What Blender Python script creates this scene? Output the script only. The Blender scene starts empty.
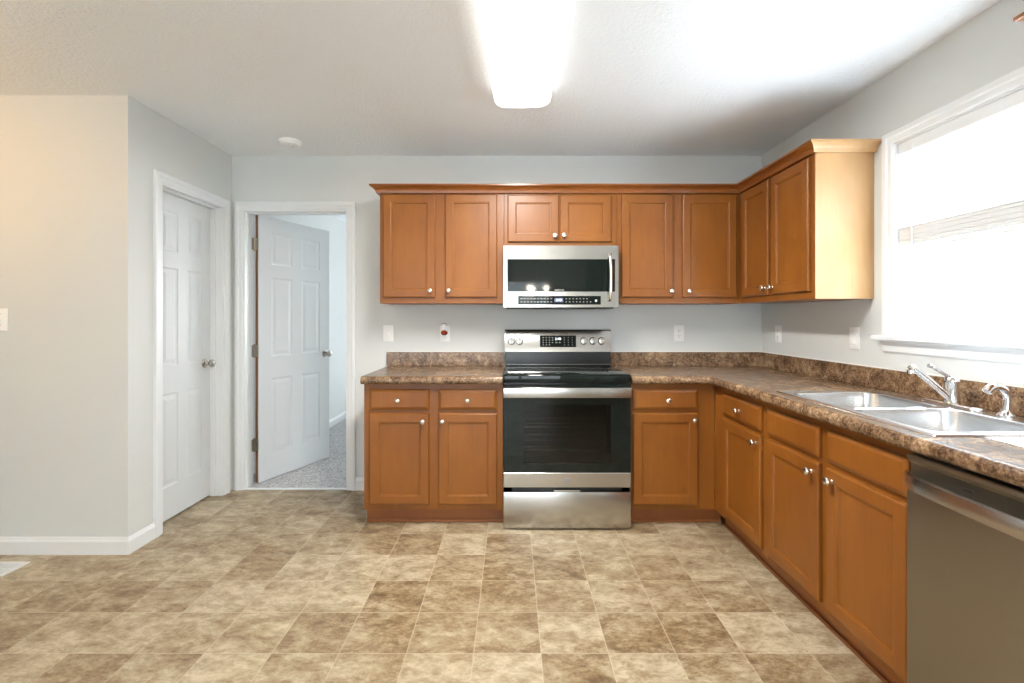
import bpy, bmesh, math, random
from mathutils import Vector, Matrix
random.seed(4)
PI = math.pi
C = bpy.context.scene.collection
scene = bpy.context.scene

# ---------------------------------------------------------------- camera, world, sun, daylight, exposure
F = 480.0            # focal length in pixels of the 1024 px wide frame
CAM_H = 1.255
cd = bpy.data.cameras.new('camera'); cam = bpy.data.objects.new('camera', cd); C.objects.link(cam)
cam.location = (0, 0, CAM_H); cam.rotation_euler = (PI/2, 0, 0)
cd.sensor_width = 36.0; cd.lens = 36.0*F/1024.0; cd.shift_y = -23.5/1024.0; cd.clip_start = 0.02
scene.camera = cam

world = bpy.data.worlds.new('daylight'); scene.world = world; world.use_nodes = True
bg = world.node_tree.nodes['Background']; bg.inputs['Color'].default_value = (0.82, 0.92, 1.0, 1); bg.inputs['Strength'].default_value = 2.8

def area(name, loc, rot, sx, sy, power, color=(1, 1, 1)):
    l = bpy.data.lights.new(name, 'AREA'); l.shape = 'RECTANGLE'; l.size = sx; l.size_y = sy; l.energy = power; l.color = color
    o = bpy.data.objects.new(name, l); C.objects.link(o); o.location = loc; o.rotation_euler = rot
    return o
def sun(name, d, strength, color, angle):
    l = bpy.data.lights.new(name, 'SUN'); l.energy = strength; l.color = color; l.angle = angle
    o = bpy.data.objects.new(name, l); C.objects.link(o)
    o.rotation_euler = Vector(d).to_track_quat('-Z', 'Y').to_euler(); o.location = (6, 4, 6)
    return o
sun('sun', (-0.52, -0.52, -0.66), 68.0, (0.82, 0.91, 1.0), math.radians(1.0))
area('added_patio_fill', (-1.1, -3.62, .95), (PI/2, 0, 0), 3.9, 1.8, 12, (1.0, 0.97, 0.93))  # fill light added at an unseen, made-up patio door
area('daylight_bedroom_window', (.5, 7.85, 1.45), (-PI/2, 0, 0), 1.0, 1.3, 56, (0.96, 0.98, 1.0))

scene.view_settings.view_transform = 'Standard'; scene.view_settings.look = 'None'
scene.view_settings.exposure = 0.98; scene.view_settings.gamma = 1.0; scene.view_settings.use_curve_mapping = False

# ---------------------------------------------------------------- node helpers and materials
def mat(name, base=(.8, .8, .8), rough=.5, metal=0.0, **kw):
    m = bpy.data.materials.new(name); m.use_nodes = True
    b = m.node_tree.nodes['Principled BSDF']
    b.inputs['Base Color'].default_value = (*base, 1); b.inputs['Roughness'].default_value = rough; b.inputs['Metallic'].default_value = metal
    for k, v in kw.items():
        b.inputs[k.replace('_', ' ')].default_value = v
    return m
class NT:
    def __init__(s, m): s.t = m.node_tree; s.b = s.t.nodes.get('Principled BSDF')
    def n(s, kind, **kw):
        x = s.t.nodes.new(kind)
        for k, v in kw.items(): setattr(x, k, v)
        return x
    def l(s, a, b): s.t.links.new(a, b)
    def math(s, op, a, b=None, c=None):
        x = s.n('ShaderNodeMath', operation=op)
        for i, v in enumerate((a, b, c)):
            if v is None: continue
            if isinstance(v, (int, float)): x.inputs[i].default_value = v
            else: s.l(v, x.inputs[i])
        return x.outputs[0]
    def coord(s, scale=(1, 1, 1), loc=(0, 0, 0), rot=(0, 0, 0)):
        tc = s.n('ShaderNodeTexCoord'); mp = s.n('ShaderNodeMapping')
        mp.inputs['Scale'].default_value = scale; mp.inputs['Location'].default_value = loc; mp.inputs['Rotation'].default_value = rot
        s.l(tc.outputs['Object'], mp.inputs['Vector']); return mp.outputs[0]
    def noise(s, vec, scale, detail=4, rough=.5, dist=0.0):
        x = s.n('ShaderNodeTexNoise'); x.inputs['Scale'].default_value = scale; x.inputs['Detail'].default_value = detail
        x.inputs['Roughness'].default_value = rough; x.inputs['Distortion'].default_value = dist
        s.l(vec, x.inputs['Vector']); return x.outputs['Fac']
    def ramp(s, fac, stops):
        x = s.n('ShaderNodeValToRGB'); e = x.color_ramp.elements
        while len(e) < len(stops): e.new(0.5)
        for i, (p, c) in enumerate(stops): e[i].position = p; e[i].color = (*c, 1)
        s.l(fac, x.inputs[0]); return x.outputs[0]
    def mix(s, fac, a, b, mode='MIX'):
        x = s.n('ShaderNodeMix', data_type='RGBA', blend_type=mode)
        for i, v in ((0, fac), (6, a), (7, b)):
            if isinstance(v, (int, float)): x.inputs[i].default_value = v
            elif isinstance(v, tuple): x.inputs[i].default_value = (*v, 1)
            else: s.l(v, x.inputs[i])
        return x.outputs[2]
    def bump(s, h, strength, dist):
        x = s.n('ShaderNodeBump'); x.inputs['Strength'].default_value = strength; x.inputs['Distance'].default_value = dist
        s.l(h, x.inputs['Height']); s.l(x.outputs[0], s.b.inputs['Normal'])

def wood(name, dark, light, rot=(0, 0, 0), rough=.40):
    m = mat(name, rough=rough); t = NT(m)
    v = t.coord((22, 22, 1.6), rot=rot); v2 = t.coord((2.2, 2.2, 1.1), loc=(3, 1, 2))
    g = t.noise(v, 3.0, 5, .6, .4); g2 = t.noise(v2, 2.0, 3, .55)
    f = t.math('ADD', t.math('MULTIPLY', g, .28), t.math('MULTIPLY', g2, .72))
    t.l(t.ramp(f, [(.30, dark), (.72, light)]), t.b.inputs['Base Color'])
    t.bump(g, .04, .002)
    t.b.inputs['Specular IOR Level'].default_value = .4; t.b.inputs['Coat Weight'].default_value = .08; t.b.inputs['Coat Roughness'].default_value = .22
    return m
M = {}
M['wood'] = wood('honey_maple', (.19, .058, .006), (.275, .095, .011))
M['wood_side_lit'] = wood('honey_maple_side_lit', (.40, .225, .095), (.50, .315, .155))  # paler maple copy: window light painted into end panel and crown return
M['wood_trim'] = wood('honey_maple_trim', (.19, .056, .010), (.265, .088, .018), rot=(0, PI/2, 0), rough=.28)
M['wood_dark'] = wood('toe_kick_wood', (.24, .075, .022), (.32, .11, .032), rot=(0, PI/2, 0))
M['raw_wood'] = wood('raw_door_edge', (.16, .06, .025), (.24, .10, .045))

def paint(name, col, rough=.6, bump=.08, scale=180):
    m = mat(name, col, rough); t = NT(m)
    n = t.noise(t.coord(), scale, 3, .5); t.bump(n, bump, .001); return m
M['wall'] = paint('wall_paint_grey', (.645, .66, .645), .55)
M['ceiling'] = mat('textured_ceiling', (.86, .885, .90), .8)
t = NT(M['ceiling']); n1 = t.noise(t.coord(), 62, 4, .6); t.bump(t.math('SMOOTH_MIN', n1, .62, .1), .7, .010)
M['white'] = paint('white_semi_gloss', (.74, .755, .76), .32, .02, 60)
M['door_white'] = mat('white_door_paint', (.655, .675, .68), .42)
t = NT(M['door_white']); t.bump(t.noise(t.coord((60, 60, 3)), 2.0, 4, .6), .12, .001)
M['plastic'] = mat('white_plastic', (.86, .86, .85), .3)
M['slot'] = mat('outlet_slot', (.03, .03, .03), .5)
M['caulk'] = mat('white_caulk', (.8, .79, .76), .5)

# vinyl tile floor
m = mat('vinyl_tile', rough=.34); t = NT(m); M['tile'] = m
tc = t.n('ShaderNodeTexCoord'); sp = t.n('ShaderNodeSeparateXYZ'); t.l(tc.outputs['Object'], sp.inputs[0])
ux = t.math('DIVIDE', t.math('SUBTRACT', sp.outputs[0], .1085 - 20*.252), .252)
uy = t.math('DIVIDE', t.math('SUBTRACT', sp.outputs[1], 2.045 - 40*.249), .249)
ix = t.math('FLOOR', ux); iy = t.math('FLOOR', uy)
cid = t.n('ShaderNodeCombineXYZ'); t.l(ix, cid.inputs[0]); t.l(iy, cid.inputs[1])
wn = t.n('ShaderNodeTexWhiteNoise', noise_dimensions='3D'); t.l(cid.outputs[0], wn.inputs['Vector'])
off = t.n('ShaderNodeVectorMath', operation='SCALE'); t.l(wn.outputs['Color'], off.inputs[0]); off.inputs['Scale'].default_value = 37.0
vadd = t.n('ShaderNodeVectorMath', operation='ADD'); t.l(tc.outputs['Object'], vadd.inputs[0]); t.l(off.outputs[0], vadd.inputs[1])
mp = t.n('ShaderNodeMapping'); mp.inputs['Rotation'].default_value = (0, 0, .6); mp.inputs['Scale'].default_value = (1.0, 1.7, 1); t.l(vadd.outputs[0], mp.inputs[0])
na = t.noise(mp.outputs[0], 7.0, 12, .78, .25); nb = t.noise(mp.outputs[0], 34.0, 8, .75, .5)
f = t.math('ADD', t.math('MULTIPLY', na, .72), t.math('MULTIPLY', nb, .28))
f = t.math('ADD', f, t.math('MULTIPLY', t.math('SUBTRACT', wn.outputs['Value'], .5), .09))
col = t.ramp(f, [(.36, (.125, .074, .034)), (.445, (.25, .172, .092)), (.515, (.355, .28, .175)), (.61, (.52, .44, .315))])
ex = t.math('ABSOLUTE', t.math('SUBTRACT', t.math('FRACT', ux), .5)); ey = t.math('ABSOLUTE', t.math('SUBTRACT', t.math('FRACT', uy), .5))
seam = t.math('GREATER_THAN', t.math('MAXIMUM', ex, ey), .4915)
seamx = t.mix(t.math('MULTIPLY', seam, .38), col, (.60, .52, .40))
t.l(seamx, t.b.inputs['Base Color'])
t.l(t.math('ADD', .27, t.math('MULTIPLY', nb, .25)), t.b.inputs['Roughness'])
t.bump(t.math('SUBTRACT', na, t.math('MULTIPLY', seam, .3)), .16, .004)

# mottled laminate counter
m = mat('brown_granite_laminate', rough=.26); t = NT(m); M['counter'] = m
v = t.coord()
a = t.noise(v, 14, 9, .76, .9); b = t.noise(v, 100, 5, .7); c = t.noise(v, 5, 3, .5)
f = t.math('ADD', t.math('ADD', t.math('MULTIPLY', a, .5), t.math('MULTIPLY', b, .38)), t.math('MULTIPLY', c, .12))
t.l(t.ramp(f, [(.40, (.035, .018, .009)), (.465, (.12, .066, .034)), (.53, (.25, .152, .082)), (.61, (.45, .315, .20))]), t.b.inputs['Base Color'])

def steel(name, col, rough, axis):
    m = mat(name, col, rough, 1.0); t = NT(m)
    sc = [700, 700, 700]; sc[axis] = 4
    n = t.noise(t.coord(tuple(sc)), 1.0, 3, .6); t.bump(n, .12, .0006)
    t.l(t.math('ADD', rough - .06, t.math('MULTIPLY', n, .12)), t.b.inputs['Roughness']); return m
M['steel'] = steel('brushed_steel', (.50, .49, .47), .22, 0)
M['steel_dw'] = steel('brushed_steel_dark', (.33, .305, .26), .30, 1)
M['steel_sink'] = steel('satin_sink_steel', (.74, .75, .76), .24, 1)
M['chrome'] = mat('chrome', (.85, .86, .88), .07, 1.0)
M['nickel'] = mat('satin_nickel', (.78, .75, .70), .22, 1.0)
M['door_metal'] = mat('door_knob_nickel', (.50, .47, .42), .25, 1.0)
M['hinge'] = mat('aged_nickel_hinge', (.34, .31, .27), .35, 1.0)
M['black_glass'] = mat('black_glass', (.005, .009, .008), .035, Specular_IOR_Level=.38)
M['black'] = mat('black_enamel', (.012, .013, .014), .22)
M['black_matte'] = mat('black_plastic', (.02, .02, .02), .5)
M['cavity'] = mat('oven_cavity_enamel', (.035, .037, .037), .4)
M['grey_mark'] = mat('printed_grey', (.62, .62, .60), .5)
M['badge'] = mat('badge_grey', (.22, .21, .19), .35, .6)
M['burner'] = mat('burner_ring_print', (.10, .10, .105), .25)
def emit(name, col, s, base=(0, 0, 0)):
    m = mat(name, base, .4); b = m.node_tree.nodes['Principled BSDF']
    b.inputs['Emission Color'].default_value = (*col, 1); b.inputs['Emission Strength'].default_value = s; return m
M['digits'] = emit('clock_digits', (.85, .95, 1), 1.6)
M['lcd'] = emit('blue_display', (.30, .34, .62), .35, (.05, .05, .08))
M['lens'] = emit('lit_acrylic_lens', (1.0, .99, .96), 1.05, (.8, .8, .8))
M['shade_glass'] = emit('lit_frosted_shade', (1.0, .74, .45), 3.0, (.8, .8, .8))
M['carpet'] = mat('grey_carpet', (.50, .49, .49), .95); t = NT(M['carpet'])
n = t.noise(t.coord(), 75, 6, .8); t.l(t.ramp(n, [(.38, (.20, .195, .195)), (.60, (.66, .65, .655))]), t.b.inputs['Base Color']); t.bump(n, .6, .01)
M['red'] = mat('amber_oil', (.50, .05, .012), .08, Transmission_Weight=.3)
M['slat'] = mat('blind_slat', (.86, .87, .88), .45); 
t = NT(M['slat']); tr = t.n('ShaderNodeBsdfTranslucent'); tr.inputs[0].default_value = (.85, .87, .9, 1); mx = t.n('ShaderNodeMixShader'); mx.inputs[0].default_value = .45
out = t.t.nodes['Material Output']; t.l(t.b.outputs[0], mx.inputs[1]); t.l(tr.outputs[0], mx.inputs[2]); t.l(mx.outputs[0], out.inputs[0])
M['shade_white'] = emit('lit_white_shade', (1.0, .95, .86), 9.0, (.8, .8, .8))
M['knob_metal'] = mat('stove_knob_metal', (.50, .49, .47), .26, 1.0)
M['mono'] = mat('badge_letter_grey', (.42, .41, .38), .4)
def thin_glass(name, tint, ior=1.45):
    m = bpy.data.materials.new(name); m.use_nodes = True; t = NT(m); t.t.nodes.remove(t.b)
    tr = t.n('ShaderNodeBsdfTransparent'); tr.inputs[0].default_value = (*tint, 1); gl = t.n('ShaderNodeBsdfGlossy'); gl.inputs['Roughness'].default_value = .03
    lw = t.n('ShaderNodeLayerWeight'); f0 = ((ior-1)/(ior+1))**2; mx = t.n('ShaderNodeMixShader')
    t.l(t.math('ADD', f0, t.math('MULTIPLY', t.math('POWER', lw.outputs['Facing'], 5), 1-f0)), mx.inputs[0]); t.l(tr.outputs[0], mx.inputs[1]); t.l(gl.outputs[0], mx.inputs[2])
    t.l(mx.outputs[0], t.t.nodes['Material Output'].inputs[0]); return m
M['pane'] = thin_glass('window_pane_glass', (.97, .98, .98))
M['oven_glass'] = thin_glass('smoked_oven_glass', (.36, .39, .385), 1.5)

# ---------------------------------------------------------------- mesh helpers
def NB(): return bmesh.new()
def box(bm, x0, x1, y0, y1, z0, z1, bev=0.0, seg=1):
    r = bmesh.ops.create_cube(bm, size=1.0)['verts']
    for v in r:
        v.co = ((x0+x1)/2 + v.co.x*(x1-x0), (y0+y1)/2 + v.co.y*(y1-y0), (z0+z1)/2 + v.co.z*(z1-z0))
    if bev > 0:
        es = list({e for v in r for e in v.link_edges})
        bmesh.ops.bevel(bm, geom=es, offset=bev, segments=seg, affect='EDGES', profile=.5)
    return bm
def loft(bm, rings, cap0=True, cap1=True, mi=None):
    vs = [[bm.verts.new(p) for p in r] for r in rings]; n = len(rings[0]); fs = []
    for a, b in zip(vs, vs[1:]):
        for i in range(n):
            fs.append(bm.faces.new((a[i], a[(i+1) % n], b[(i+1) % n], b[i])))
    if cap0: fs.append(bm.faces.new(vs[0][::-1]))
    if cap1: fs.append(bm.faces.new(vs[-1]))
    if mi is not None:
        for f in fs: f.material_index = mi
    return vs
def lathe(bm, prof, n=20, mtx=None, cap=True):
    rings = []
    for r, z in prof:
        ring = [Vector((r*math.cos(2*PI*i/n), r*math.sin(2*PI*i/n), z)) for i in range(n)]
        if mtx: ring = [mtx @ p for p in ring]
        rings.append(ring)
    return loft(bm, rings, cap, cap)
def tube(bm, pts, radii, n=10, flat=None):
    pts = [Vector(p) for p in pts]
    if not isinstance(radii, (list, tuple)): radii = [radii]*len(pts)
    rings = []
    up = Vector((0, 0, 1)); prev = None
    for i, p in enumerate(pts):
        d = (pts[min(i+1, len(pts)-1)] - pts[max(i-1, 0)]).normalized()
        if prev is None:
            a = d.cross(up if abs(d.dot(up)) < .95 else Vector((1, 0, 0))).normalized()
        else: a = (prev - d*prev.dot(d)).normalized()
        prev = a; b = d.cross(a).normalized()
        fl = 1 if flat is None else flat
        rings.append([p + a*radii[i]*math.cos(2*PI*k/n) + b*radii[i]*fl*math.sin(2*PI*k/n) for k in range(n)])
    return loft(bm, rings)
def smooth_path(pts, k=6):
    P = [Vector(p) for p in pts]; out = []
    for i in range(len(P)-1):
        p0 = P[max(i-1, 0)]; p1 = P[i]; p2 = P[i+1]; p3 = P[min(i+2, len(P)-1)]
        for j in range(k):
            u = j/k
            out.append(.5*((2*p1) + (p2-p0)*u + (2*p0-5*p1+4*p2-p3)*u*u + (3*p1-p0-3*p2+p3)*u**3))
    out.append(P[-1]); return out
def mitre_rings(path, prof):
    # path: 2-D points; the profile is (outward, z), outward = right-hand side of travel
    P = [Vector(p) for p in path]; out = []
    for i, p in enumerate(P):
        d1 = (P[i]-P[i-1]).normalized() if i > 0 else (P[1]-P[0]).normalized()
        d2 = (P[i+1]-P[i]).normalized() if i < len(P)-1 else d1
        n1 = Vector((d1.y, -d1.x)); n2 = Vector((d2.y, -d2.x)); m = (n1+n2).normalized(); k = 1/max(.2, m.dot(n1))
        out.append([Vector((p.x + m.x*k*o, p.y + m.y*k*o, z)) for o, z in prof])
    return out
def empty(name, loc=(0, 0, 0), rz=0):
    o = bpy.data.objects.new(name, None); C.objects.link(o); o.location = loc; o.rotation_euler = (0, 0, rz)
    o.empty_display_size = .1; return o
def obj(name, bm, m, parent=None, sm=False, label=None, wn=False):
    me = bpy.data.meshes.new(name)
    bmesh.ops.recalc_face_normals(bm, faces=bm.faces); bm.to_mesh(me); bm.free()
    for k in (m if isinstance(m, (list, tuple)) else [m]): me.materials.append(k)
    o = bpy.data.objects.new(name, me); C.objects.link(o)
    if sm:
        for p in me.polygons: p.use_smooth = True
        try: me.set_sharp_from_angle(angle=math.radians(sm if isinstance(sm, (int, float)) and sm > 1 else 35))
        except Exception: pass
    if parent: o.parent = parent
    if label: o['label'] = label
    return o
def thing(name, label, cat, loc=(0, 0, 0), rz=0, group=None):
    o = empty(name, loc, rz); o['label'] = label; o['category'] = cat
    if group: o['group'] = group
    return o
def tag(o, label, cat, group=None):
    o['label'] = label; o['category'] = cat
    if group: o['group'] = group
    return o
def struct(name, bm, m, parent=None, sm=False):
    o = obj(name, bm, m, parent, sm)
    if parent is None: o['kind'] = 'structure'
    return o
def structroot(name, loc=(0, 0, 0), rz=0):
    o = empty(name, loc, rz); o['kind'] = 'structure'; return o
def text_obj(name, s, size, m, parent, loc, rot=(PI/2, 0, 0), ext=.0006, align='CENTER'):
    cu = bpy.data.curves.new(name+'_c', 'FONT'); cu.body = s; cu.size = size; cu.extrude = ext; cu.align_x = align; cu.align_y = 'CENTER'
    tmp = bpy.data.objects.new(name+'_t', cu); C.objects.link(tmp)
    bpy.context.view_layer.update()
    me = bpy.data.meshes.new_from_object(tmp.evaluated_get(bpy.context.evaluated_depsgraph_get()))
    bpy.data.objects.remove(tmp); bpy.data.curves.remove(cu)
    me.transform(Matrix.Translation(loc) @ Matrix.Rotation(rot[2], 4, 'Z') @ Matrix.Rotation(rot[0], 4, 'X'))
    me.name = name; me.materials.clear(); me.materials.append(m)
    o = bpy.data.objects.new(name, me); C.objects.link(o); o.parent = parent; return o
def panel(bm, x0, x1, z0, z1, rings, yb=0.0):
    """rectangular front: rings = (inset, y); first ring at the back"""
    R = []
    for ins, y in rings:
        R.append([(x0+ins, y, z0+ins), (x1-ins, y, z0+ins), (x1-ins, y, z1-ins), (x0+ins, y, z1-ins)])
    loft(bm, R)

# ---------------------------------------------------------------- measures
H = 2.44
YB = 3.506          # kitchen's far wall
XR = 1.822          # window wall
XL = -2.045         # pantry wall
YP = 2.556          # face of the wall left of the pantry
T = .115
YREAR = -3.4; XFAR = -4.8

# ---------------------------------------------------------------- shell
bm = NB(); box(bm, XFAR, XR, YREAR, YP, -.06, 0); box(bm, XL, XR, YP, YB+.02, -.06, 0); struct('floor', bm, M['tile'])
bm = NB(); box(bm, XFAR-.1, XR+.14, YREAR-.1, YB+T, H, H+.06); struct('ceiling', bm, M['ceiling'])
DX0, DX1, DH = -1.962, -1.198, 2.045          # bedroom door opening
bm = NB()
box(bm, XL-T, DX0, YB, YB+T, 0, H); box(bm, DX0, DX1, YB, YB+T, DH, H); box(bm, DX1, XR+.14, YB, YB+T, 0, H)
struct('wall_back', bm, M['wall'])
PY0, PY1 = 2.795, 3.400                      # pantry door opening
bm = NB()
box(bm, XL-T, XL, YP, PY0, 0, H); box(bm, XL-T, XL, PY0, PY1, DH, H); box(bm, XL-T, XL, PY1, YB, 0, H)
struct('wall_left', bm, M['wall'])
bm = NB(); box(bm, XFAR, XL-T, YP, YP+T, 0, H); struct('wall_dining', bm, M['wall'])
bm = NB(); box(bm, -3.2, -3.1, YP+T, YB+T, 0, H); box(bm, -3.1, XL-T, YB, YB+T, 0, H); struct('wall_pantry', bm, M['wall'])
bm = NB(); box(bm, -3.1, XL, YP+T, YB+T, -.06, -.0005); struct('floor_pantry', bm, M['tile'])
WY0, WY1, WZ0, WZ1 = 1.492, 2.284, 1.172, 2.085
bm = NB(); TR = .14
box(bm, XR, XR+TR, YREAR, WY0, 0, H); box(bm, XR, XR+TR, WY1, YB, 0, H)
box(bm, XR, XR+TR, WY0, WY1, 0, WZ0-.02); box(bm, XR, XR+TR, WY0, WY1, WZ1, H)
struct('wall_right', bm, M['wall'])
bm = NB()
box(bm, XFAR-T, -3.0, YREAR-T, YREAR, 0, H); box(bm, .8, XR+TR, YREAR-T, YREAR, 0, H); box(bm, -3.0, .8, YREAR-T, YREAR, 2.06, H)
struct('wall_rear', bm, M['wall'])
bm = NB()
box(bm, XFAR-T, XFAR, YREAR, YP+T, 0, H)
struct('wall_far_left', bm, M['wall'])
# bedroom behind the open door
BX0, BX1, BY1 = -2.085, 1.2, 7.6
bm = NB(); box(bm, BX0, BX1, YB+.02, BY1, -.05, .006); struct('floor_bedroom', bm, M['carpet'])
bm = NB(); box(bm, BX0-T, BX1+T, YB+T, BY1+T, H, H+.06); struct('ceiling_bedroom', bm, M['ceiling'])
bm = NB(); box(bm, BX0-T, BX0, YB+T, BY1, 0, H); struct('wall_bedroom_left', bm, M['wall'])
bm = NB(); box(bm, BX0-T, 0, BY1, BY1+T, 0, H); box(bm, 1.0, BX1+T, BY1, BY1+T, 0, H); box(bm, 0, 1.0, BY1, BY1+T, 0, .8); box(bm, 0, 1.0, BY1, BY1+T, 2.1, H); struct('wall_bedroom_back', bm, M['wall'])
bm = NB(); box(bm, BX1, BX1+T, YB+T, BY1, 0, H)
struct('wall_bedroom_right', bm, M['wall'])

bm = NB(); box(bm, XR+TR, 14, -8, 12, -.45, -.30); struct('ground', bm, mat('sunlit_concrete', (.72, .71, .69), .9))
# baseboards (profile: outward, z)
BP = [(0, 0), (.014, 0), (.014, .068), (.009, .080), (.006, .090), (0, .090)]
def baseboard(name, path):
    bm = NB(); loft(bm, mitre_rings(path, BP)); return struct(name, bm, M['white'])
baseboard('baseboard_left', [(XFAR, YP), (XL, YP), (XL, PY0-.058)])
baseboard('baseboard_back', [(DX1+.055, YB), (-.893, YB)])
baseboard('baseboard_bedroom', [(BX0, YB+T+.02), (BX0, BY1)])
bm = NB(); box(bm, DX0, DX1, YB-.006, YB+.022, 0, .008, .002); struct('trim_threshold', bm, M['white'])

# casings (profile across the width w: colonial)
def casing(name, pts, w, outer_side, plane, parent=None):
    """pts run along the opening edge (a, z); plane maps (a, z, out) to a world point"""
    prof = [(0, 0), (0, .009), (.006, .012), (w*.45, .013), (w*.55, .017), (w-.006, .018), (w, .014), (w, 0)]
    P = [Vector(p) for p in pts]; rings = []
    for i, p in enumerate(P):
        d1 = (P[i]-P[i-1]).normalized() if i > 0 else (P[1]-P[0]).normalized()
        d2 = (P[i+1]-P[i]).normalized() if i < len(P)-1 else d1
        n1 = Vector((d1.y, -d1.x))*outer_side; n2 = Vector((d2.y, -d2.x))*outer_side
        m_ = (n1+n2).normalized(); k = 1/max(.2, m_.dot(n1))
        rings.append([plane(p.x+m_.x*k*s, p.y+m_.y*k*s, o) for s, o in prof])
    bm = NB(); loft(bm, rings); return struct(name, bm, M['white'], parent)
casing('trim_1', [(DX0, 0), (DX0, DH), (DX1, DH), (DX1, 0)], .058, -1, lambda a, z, o: (a, YB-o, z))
casing('trim_2', [(PY0, 0), (PY0, DH), (PY1, DH), (PY1, 0)], .058, -1, lambda a, z, o: (XL+o, a, z))
# jambs with stops
bm = NB()
box(bm, DX0-.001, DX0+.012, YB-.003, YB+T, 0, DH); box(bm, DX1-.012, DX1+.001, YB-.003, YB+T, 0, DH); box(bm, DX0+.012, DX1-.012, YB-.003, YB+T, DH-.012, DH)
box(bm, DX0+.012, DX0+.015, YB+.03, YB+.072, 0, DH-.012); box(bm, DX1-.022, DX1-.012, YB+.03, YB+.072, 0, DH-.012); box(bm, DX0+.022, DX1-.022, YB+.03, YB+.072, DH-.022, DH-.012)
struct('trim_3', bm, M['white'])
bm = NB()
box(bm, XL-T, XL+.003, PY0-.001, PY0+.012, 0, DH); box(bm, XL-T, XL+.003, PY1-.012, PY1+.001, 0, DH); box(bm, XL-T, XL+.003, PY0+.012, PY1-.012, DH-.012, DH)
box(bm, XL-.078, XL-.045, PY0+.012, PY0+.022, 0, DH-.012); box(bm, XL-.078, XL-.045, PY1-.022, PY1-.012, 0, DH-.012); box(bm, XL-.078, XL-.045, PY0+.022, PY1-.022, DH-.022, DH-.012)
struct('trim_4', bm, M['white'])

# six-panel doors: local x 0..w, y -.035..0, z 0..h
def door_leaf(w, h, edge_mat=False):
    bm = NB(); t_ = .035
    st = .115 if w > .7 else .095; mid = .10 if w > .7 else .085
    pw = (w - 2*st - mid)/2
    xs = [0, st, st+pw, st+pw+mid, w-st, w]
    zs = [0, .20, .775, .945, 1.555, 1.655, 1.905, h]
    for side in (0, 1):
        y = -t_ if side == 0 else 0; s = 1 if side == 0 else -1
        for i in range(5):
            for j in range(7):
                a, b_, c_, d_ = xs[i], xs[i+1], zs[j], zs[j+1]
                if i in (1, 3) and j in (1, 3, 5):
                    R = []
                    for ins, dy in ((0, 0), (.007, .004), (.013, .005), (.020, .005), (.040, .001), (.044, .0008)):
                        R.append([(a+ins, y+s*dy, c_+ins), (b_-ins, y+s*dy, c_+ins), (b_-ins, y+s*dy, d_-ins), (a+ins, y+s*dy, d_-ins)])
                    loft(bm, R, cap0=False)
                else:
                    bm.faces.new([bm.verts.new(p) for p in ((a, y, c_), (b_, y, c_), (b_, y, d_), (a, y, d_))])
    for q in (((0, -t_, 0), (w, -t_, 0), (w, 0, 0), (0, 0, 0)), ((0, -t_, h), (w, -t_, h), (w, 0, h), (0, 0, h)), ((w, -t_, 0), (w, 0, 0), (w, 0, h), (w, -t_, h))):
        bm.faces.new([bm.verts.new(p) for p in q])
    for ya, yb, mi in ((-t_, -t_+.010, 0), (-t_+.010, 0, 1 if edge_mat else 0)):
        f = bm.faces.new([bm.verts.new(p) for p in ((0, ya, 0), (0, ya, h), (0, yb, h), (0, yb, 0))]); f.material_index = mi
    bmesh.ops.remove_doubles(bm, verts=bm.verts, dist=1e-5)
    return bm
def round_knob(bm, x, z, y, s):
    mt = Matrix.Translation((x, y, z)) @ Matrix.Rotation(PI/2*s, 4, 'X')
    lathe(bm, [(.003, 0), (.031, 0), (.032, .004), (.028, .009), (.013, .012), (.011, .03), (.016, .036), (.025, .043), (.0275, .053), (.025, .062), (.016, .067), (.003, .068)], 24, mt)
def door(name, w, h, loc, rz, knobx, edge=False):
    r = structroot(name, loc, rz)
    leaf = obj('door_leaf', door_leaf(w, h, edge), [M['door_white'], M['raw_wood']], r)
    bm = NB(); round_knob(bm, knobx, .93, -.035, 1); obj('door_knob', bm, M['door_metal'], r, 40)
    bm = NB(); round_knob(bm, knobx, .93, 0, -1); obj('door_knob', bm, M['door_metal'], r, 40)
    return r
ang = math.radians(68.5)
d = door('door_1', .735, 2.02, (DX0+.024, YB+T+.006, .012), ang, .675, True)
for z in (.285, .995, 1.80):
    bm = NB()
    tube(bm, [(-.006, .004, z-.045), (-.006, .004, z+.045)], .007, 10)
    tube(bm, [(-.006, .004, z+.045), (-.006, .004, z+.052)], [.008, .004], 10)
    tube(bm, [(-.006, .004, z-.052), (-.006, .004, z-.045)], [.004, .008], 10)
    box(bm, -.002, .0, -.030, .002, z-.045, z+.045)
    mt = Matrix.Rotation(-ang, 4, 'Z'); q8 = bmesh.new(); box(q8, -.010, -.008, -.034, .002, z-.045, z+.045)
    q8.transform(mt); tmpm = bpy.data.meshes.new('t'); q8.to_mesh(tmpm); q8.free(); bm.from_mesh(tmpm); bpy.data.meshes.remove(tmpm)
    for q in (-.03, 0, .03): lathe(bm, [(.0005, 0), (.004, 0), (.004, .001), (.0005, .0012)], 8, Matrix.Translation((-.0022, -.016 + (.006 if q == 0 else -.004), z+q)) @ Matrix.Rotation(-PI/2, 4, 'Y'))
    obj('hinge', bm, M['hinge'], d, 40)
# pantry door: faces +X.  local -y must point to +X  -> rotate +90 degrees; local +x -> +Y
door('door_2', PY1-PY0-.03, 2.02, (XL-.114, PY0+.015, .012), PI/2, .505)
# strike/latch plate
bm = NB(); box(bm, -.001, .001, -.012, .012, -.028, .028, .002); o = obj('trim_5', bm, M['nickel']); o.location = (DX1-.0125, YB+.09, .94); o['kind'] = 'structure'

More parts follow.
